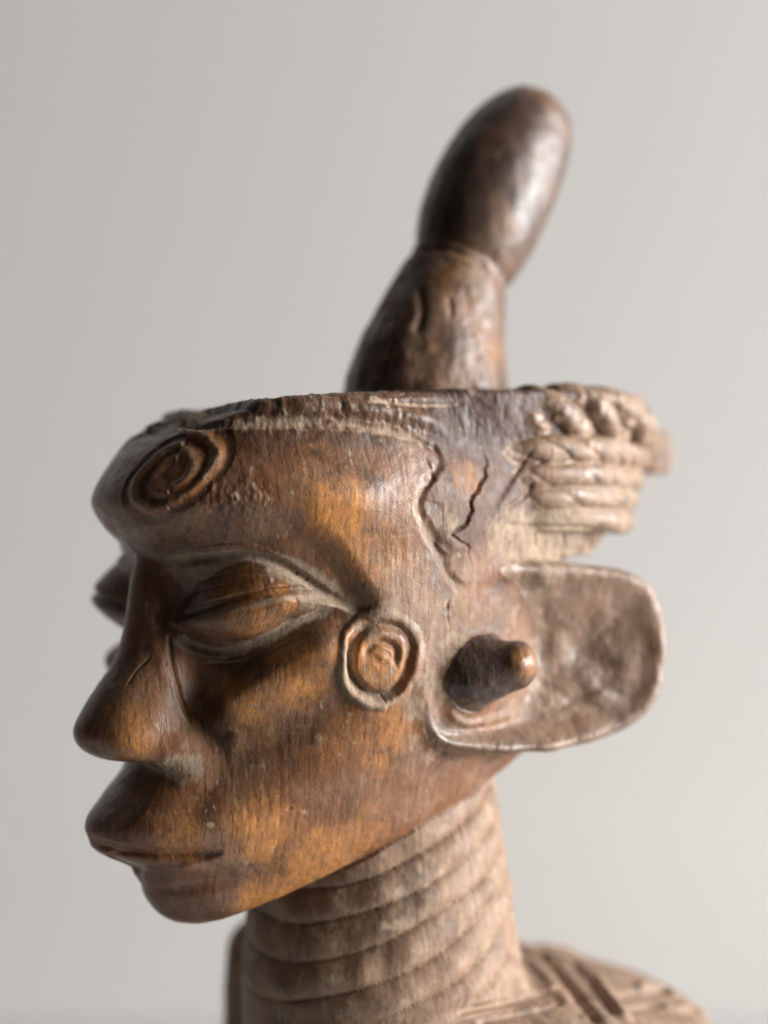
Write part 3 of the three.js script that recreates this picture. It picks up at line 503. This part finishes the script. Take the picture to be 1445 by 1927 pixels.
const tex = (data, w, h, srgb) => { const t = new THREE.DataTexture(data, w, h); t.wrapS = t.wrapT = THREE.RepeatWrapping; t.magFilter = THREE.LinearFilter; t.minFilter = THREE.LinearFilter; if (srgb) t.colorSpace = THREE.SRGBColorSpace; t.needsUpdate = true; return t; };
const ramp = new Uint8Array(256 * 4 * 2); for (let i = 0; i < 512; i++) { ramp[i * 4] = ramp[i * 4 + 1] = ramp[i * 4 + 2] = i % 256; ramp[i * 4 + 3] = 255; }
const rampT = tex(ramp, 256, 2); rampT.wrapS = rampT.wrapT = THREE.ClampToEdgeWrapping; rampT.channel = 1;     // uv1.x is the gloss of each point
const coat = new Uint8Array(256 * 4 * 2); for (let i = 0; i < 512; i++) { coat[i * 4] = coat[i * 4 + 1] = coat[i * 4 + 2] = 255 * sstep(0.6, 0.34, (i % 256) / 255); coat[i * 4 + 3] = 255; }
const coatT = tex(coat, 256, 2); coatT.wrapS = coatT.wrapT = THREE.ClampToEdgeWrapping; coatT.channel = 1;                   // wax only where the wood is polished
const wood = new THREE.MeshPhysicalMaterial({ vertexColors: true, map: tex(grainC, GT, GT, true), bumpMap: tex(grainH, GT, GT), bumpScale: 0.00015, roughness: 1, roughnessMap: rampT, clearcoat: 0.55, clearcoatRoughness: 0.42, clearcoatMap: coatT });
wood.name = 'waxed_wood';

// ------------------------------------------------------------------ the bust and its parts
const BASE_Y = -1690 * S;
const bust = new THREE.Group(); bust.name = 'carved_wooden_bust'; bust.position.set(0, BASE_Y, 0); scene.add(bust);
bust.userData = { label: 'carved brown wooden bust with tall horn crest, cupped ear and ringed neck', category: 'sculpture' };
const sets = new Map();
for (let i = 0; i < tri.length; i += 3) {
  const a = partId[tri[i]], b = partId[tri[i + 1]], c = partId[tri[i + 2]], id = b === c ? b : a;
  const paired = [ID.eye, ID.eyelid, ID.temple_disc, ID.forehead_disc, ID.ear, ID.ear_knob].includes(id) || (id >= ID_BRAID && id < ID_RING);
  const k = id * 2 + (paired && pos[tri[i] * 3 + 2] < 0 ? 1 : 0);
  if (!sets.has(k)) sets.set(k, []); sets.get(k).push(tri[i], tri[i + 1], tri[i + 2]);
}
function meshOf(name, list, parent) {
  const map = new Map(), src = [], ax = [], ix = new Uint32Array(list.length);
  for (let i = 0; i < list.length; i += 3) {
    const a = list[i] * 3, b = list[i + 1] * 3, c = list[i + 2] * 3, x = Math.abs(nor[a] + nor[b] + nor[c]), y = Math.abs(nor[a + 1] + nor[b + 1] + nor[c + 1]), z = Math.abs(nor[a + 2] + nor[b + 2] + nor[c + 2]);
    const m = y > 1.25 * Math.max(x, z) ? 1 : x > z ? 0 : 2;
    for (let q = 0; q < 3; q++) { const k = list[i + q] * 3 + m; let t = map.get(k); if (t === undefined) { t = src.length; map.set(k, t); src.push(list[i + q]); ax.push(m); } ix[i + (q ? 3 - q : 0)] = t; }   // the head's axes are mirrored to the world's: swap two corners
  }
  const N = src.length, p = new Float32Array(N * 3), n = new Float32Array(N * 3), cl = new Float32Array(N * 3), uv = new Float32Array(N * 2), uv1 = new Float32Array(N * 2);
  for (let i = 0; i < N; i++) {
    const k = src[i] * 3, U = pos[k], V = pos[k + 1], Wd = pos[k + 2];
    p[3 * i] = (-U * CA + Wd * SA) * S; p[3 * i + 1] = V * S - BASE_Y; p[3 * i + 2] = (U * SA + Wd * CA) * S;
    n[3 * i] = -nor[k] * CA + nor[k + 2] * SA; n[3 * i + 1] = nor[k + 1]; n[3 * i + 2] = nor[k] * SA + nor[k + 2] * CA;
    cl[3 * i] = col[k]; cl[3 * i + 1] = col[k + 1]; cl[3 * i + 2] = col[k + 2];
    const a = ax[i]; uv[2 * i] = (a === 0 ? Wd + 37 : U) / 400; uv[2 * i + 1] = (a === 1 ? Wd : V) / 400; uv1[2 * i] = clamp(rough[src[i]], 0.01, 0.99); uv1[2 * i + 1] = 0.5;
  }
  const g = new THREE.BufferGeometry();
  g.setAttribute('position', new THREE.BufferAttribute(p, 3)); g.setAttribute('normal', new THREE.BufferAttribute(n, 3)); g.setAttribute('color', new THREE.BufferAttribute(cl, 3)); g.setAttribute('uv', new THREE.BufferAttribute(uv, 2)); g.setAttribute('uv1', new THREE.BufferAttribute(uv1, 2)); g.setIndex(new THREE.BufferAttribute(ix, 1));
  const m = new THREE.Mesh(g, wood); m.name = name; parent.add(m); return m;
}
function pieces(list) {                  // connected pieces, the crumbs joined to the largest
  const par = new Map(), find = (x) => { while (par.get(x) !== x) { par.set(x, par.get(par.get(x))); x = par.get(x); } return x; };
  for (const x of list) if (!par.has(x)) par.set(x, x);
  for (let i = 0; i < list.length; i += 3) { const a = find(list[i]); par.set(find(list[i + 1]), a); par.set(find(list[i + 2]), a); }
  const out = new Map(); for (let i = 0; i < list.length; i += 3) { const r = find(list[i]); if (!out.has(r)) out.set(r, []); out.get(r).push(list[i], list[i + 1], list[i + 2]); }
  return [...out.values()].sort((a, b) => b.length - a.length);
}
const rings = [];
for (let k = ID_RING; k <= ID_RING + 30; k++) {          // whole rings; stray triangles go to the part they touch
  const l = sets.get(2 * k); sets.delete(2 * k); if (!l) continue;
  for (const q of pieces(l)) if (q.length > 900) rings.push(q); else { const t = sets.get(2 * (pos[q[0] * 3 + 1] > -900 ? ID.face : ID.shoulders)); for (const x of q) t.push(x); }
}
const take = (id, side, name, parent) => { const l = sets.get(id * 2 + side); sets.delete(id * 2 + side); return l ? meshOf(name, l, parent) : null; };
const face = take(ID.face, 0, 'face', bust);
take(ID.nose, 0, 'nose', face); take(ID.lips, 0, 'lips', face);
for (const s of [0, 1]) { for (const n of ['eye', 'eyelid', 'temple_disc', 'forehead_disc']) take(ID[n], s, n, face); }
const hair = take(ID.hair, 0, 'hair', bust);
take(ID.hair_knob, 0, 'hair_knob', hair);
for (let k = 0; k < braids.length; k++) for (const s of [0, 1]) take(ID_BRAID + k, s, 'braid', hair);
const horn = take(ID.horn, 0, 'horn', bust); take(ID.horn_tip, 0, 'horn_tip', horn);
for (const s of [0, 1]) { const e = take(ID.ear, s, 'ear', bust); take(ID.ear_knob, s, 'ear_knob', e); }
const neck = new THREE.Group(); neck.name = 'neck'; bust.add(neck);
for (const q of rings) meshOf('neck_ring', q, neck);
take(ID.shoulders, 0, 'shoulders', bust);
console.log('left over', sets.size, Date.now() - t0);

// ------------------------------------------------------------------ wall and table
const wall = new THREE.Mesh(new THREE.BoxGeometry(3.2, 2.4, 0.1), new THREE.MeshStandardMaterial({ color: new THREE.Color().setRGB(0.70, 0.687, 0.667), roughness: 0.95 }));
wall.name = 'wall'; wall.userData.kind = 'structure'; wall.position.set(0, BASE_Y + 1.1, -0.331); scene.add(wall);
const tableTop = new THREE.Mesh(new THREE.BoxGeometry(1.8, 0.03, 0.56), new THREE.MeshStandardMaterial({ color: new THREE.Color().setRGB(0.62, 0.615, 0.61), roughness: 0.6 }));
tableTop.name = 'tabletop'; tableTop.userData.kind = 'structure'; tableTop.position.set(0, BASE_Y - 0.015, 0.0); scene.add(tableTop);
// ------------------------------------------------------------------ the window beside the wall that lights it all
const win = new THREE.Group(); win.name = 'window'; win.userData.kind = 'structure';
win.position.copy(WIN.pos); win.lookAt(0, 0.02, 0); win.translateZ(-0.04); scene.add(win);
{
  const paint = new THREE.MeshStandardMaterial({ color: new THREE.Color().setRGB(0.75, 0.74, 0.72), roughness: 0.5 }), glow = new THREE.MeshStandardMaterial({ color: 0x111111, emissive: 0xfffdfb, emissiveIntensity: 1.0 });
  const bar = (w, h, x, y) => { const m = new THREE.Mesh(new THREE.BoxGeometry(w, h, 0.05), paint); m.name = 'window_frame'; m.position.set(x, y, 0); win.add(m); };
  bar(0.07, WIN.h + 0.14, -WIN.w / 2 - 0.035, 0); bar(0.07, WIN.h + 0.14, WIN.w / 2 + 0.035, 0); bar(WIN.w, 0.07, 0, WIN.h / 2 + 0.035); bar(WIN.w, 0.07, 0, -WIN.h / 2 - 0.035);
  const pane = new THREE.Mesh(new THREE.BoxGeometry(WIN.w, WIN.h, 0.006), glow); pane.name = 'window_pane'; win.add(pane);
}
scene.traverse((o) => { if (o.isMesh) { o.castShadow = o.receiveShadow = true; } });
renderer.render(scene, camera);
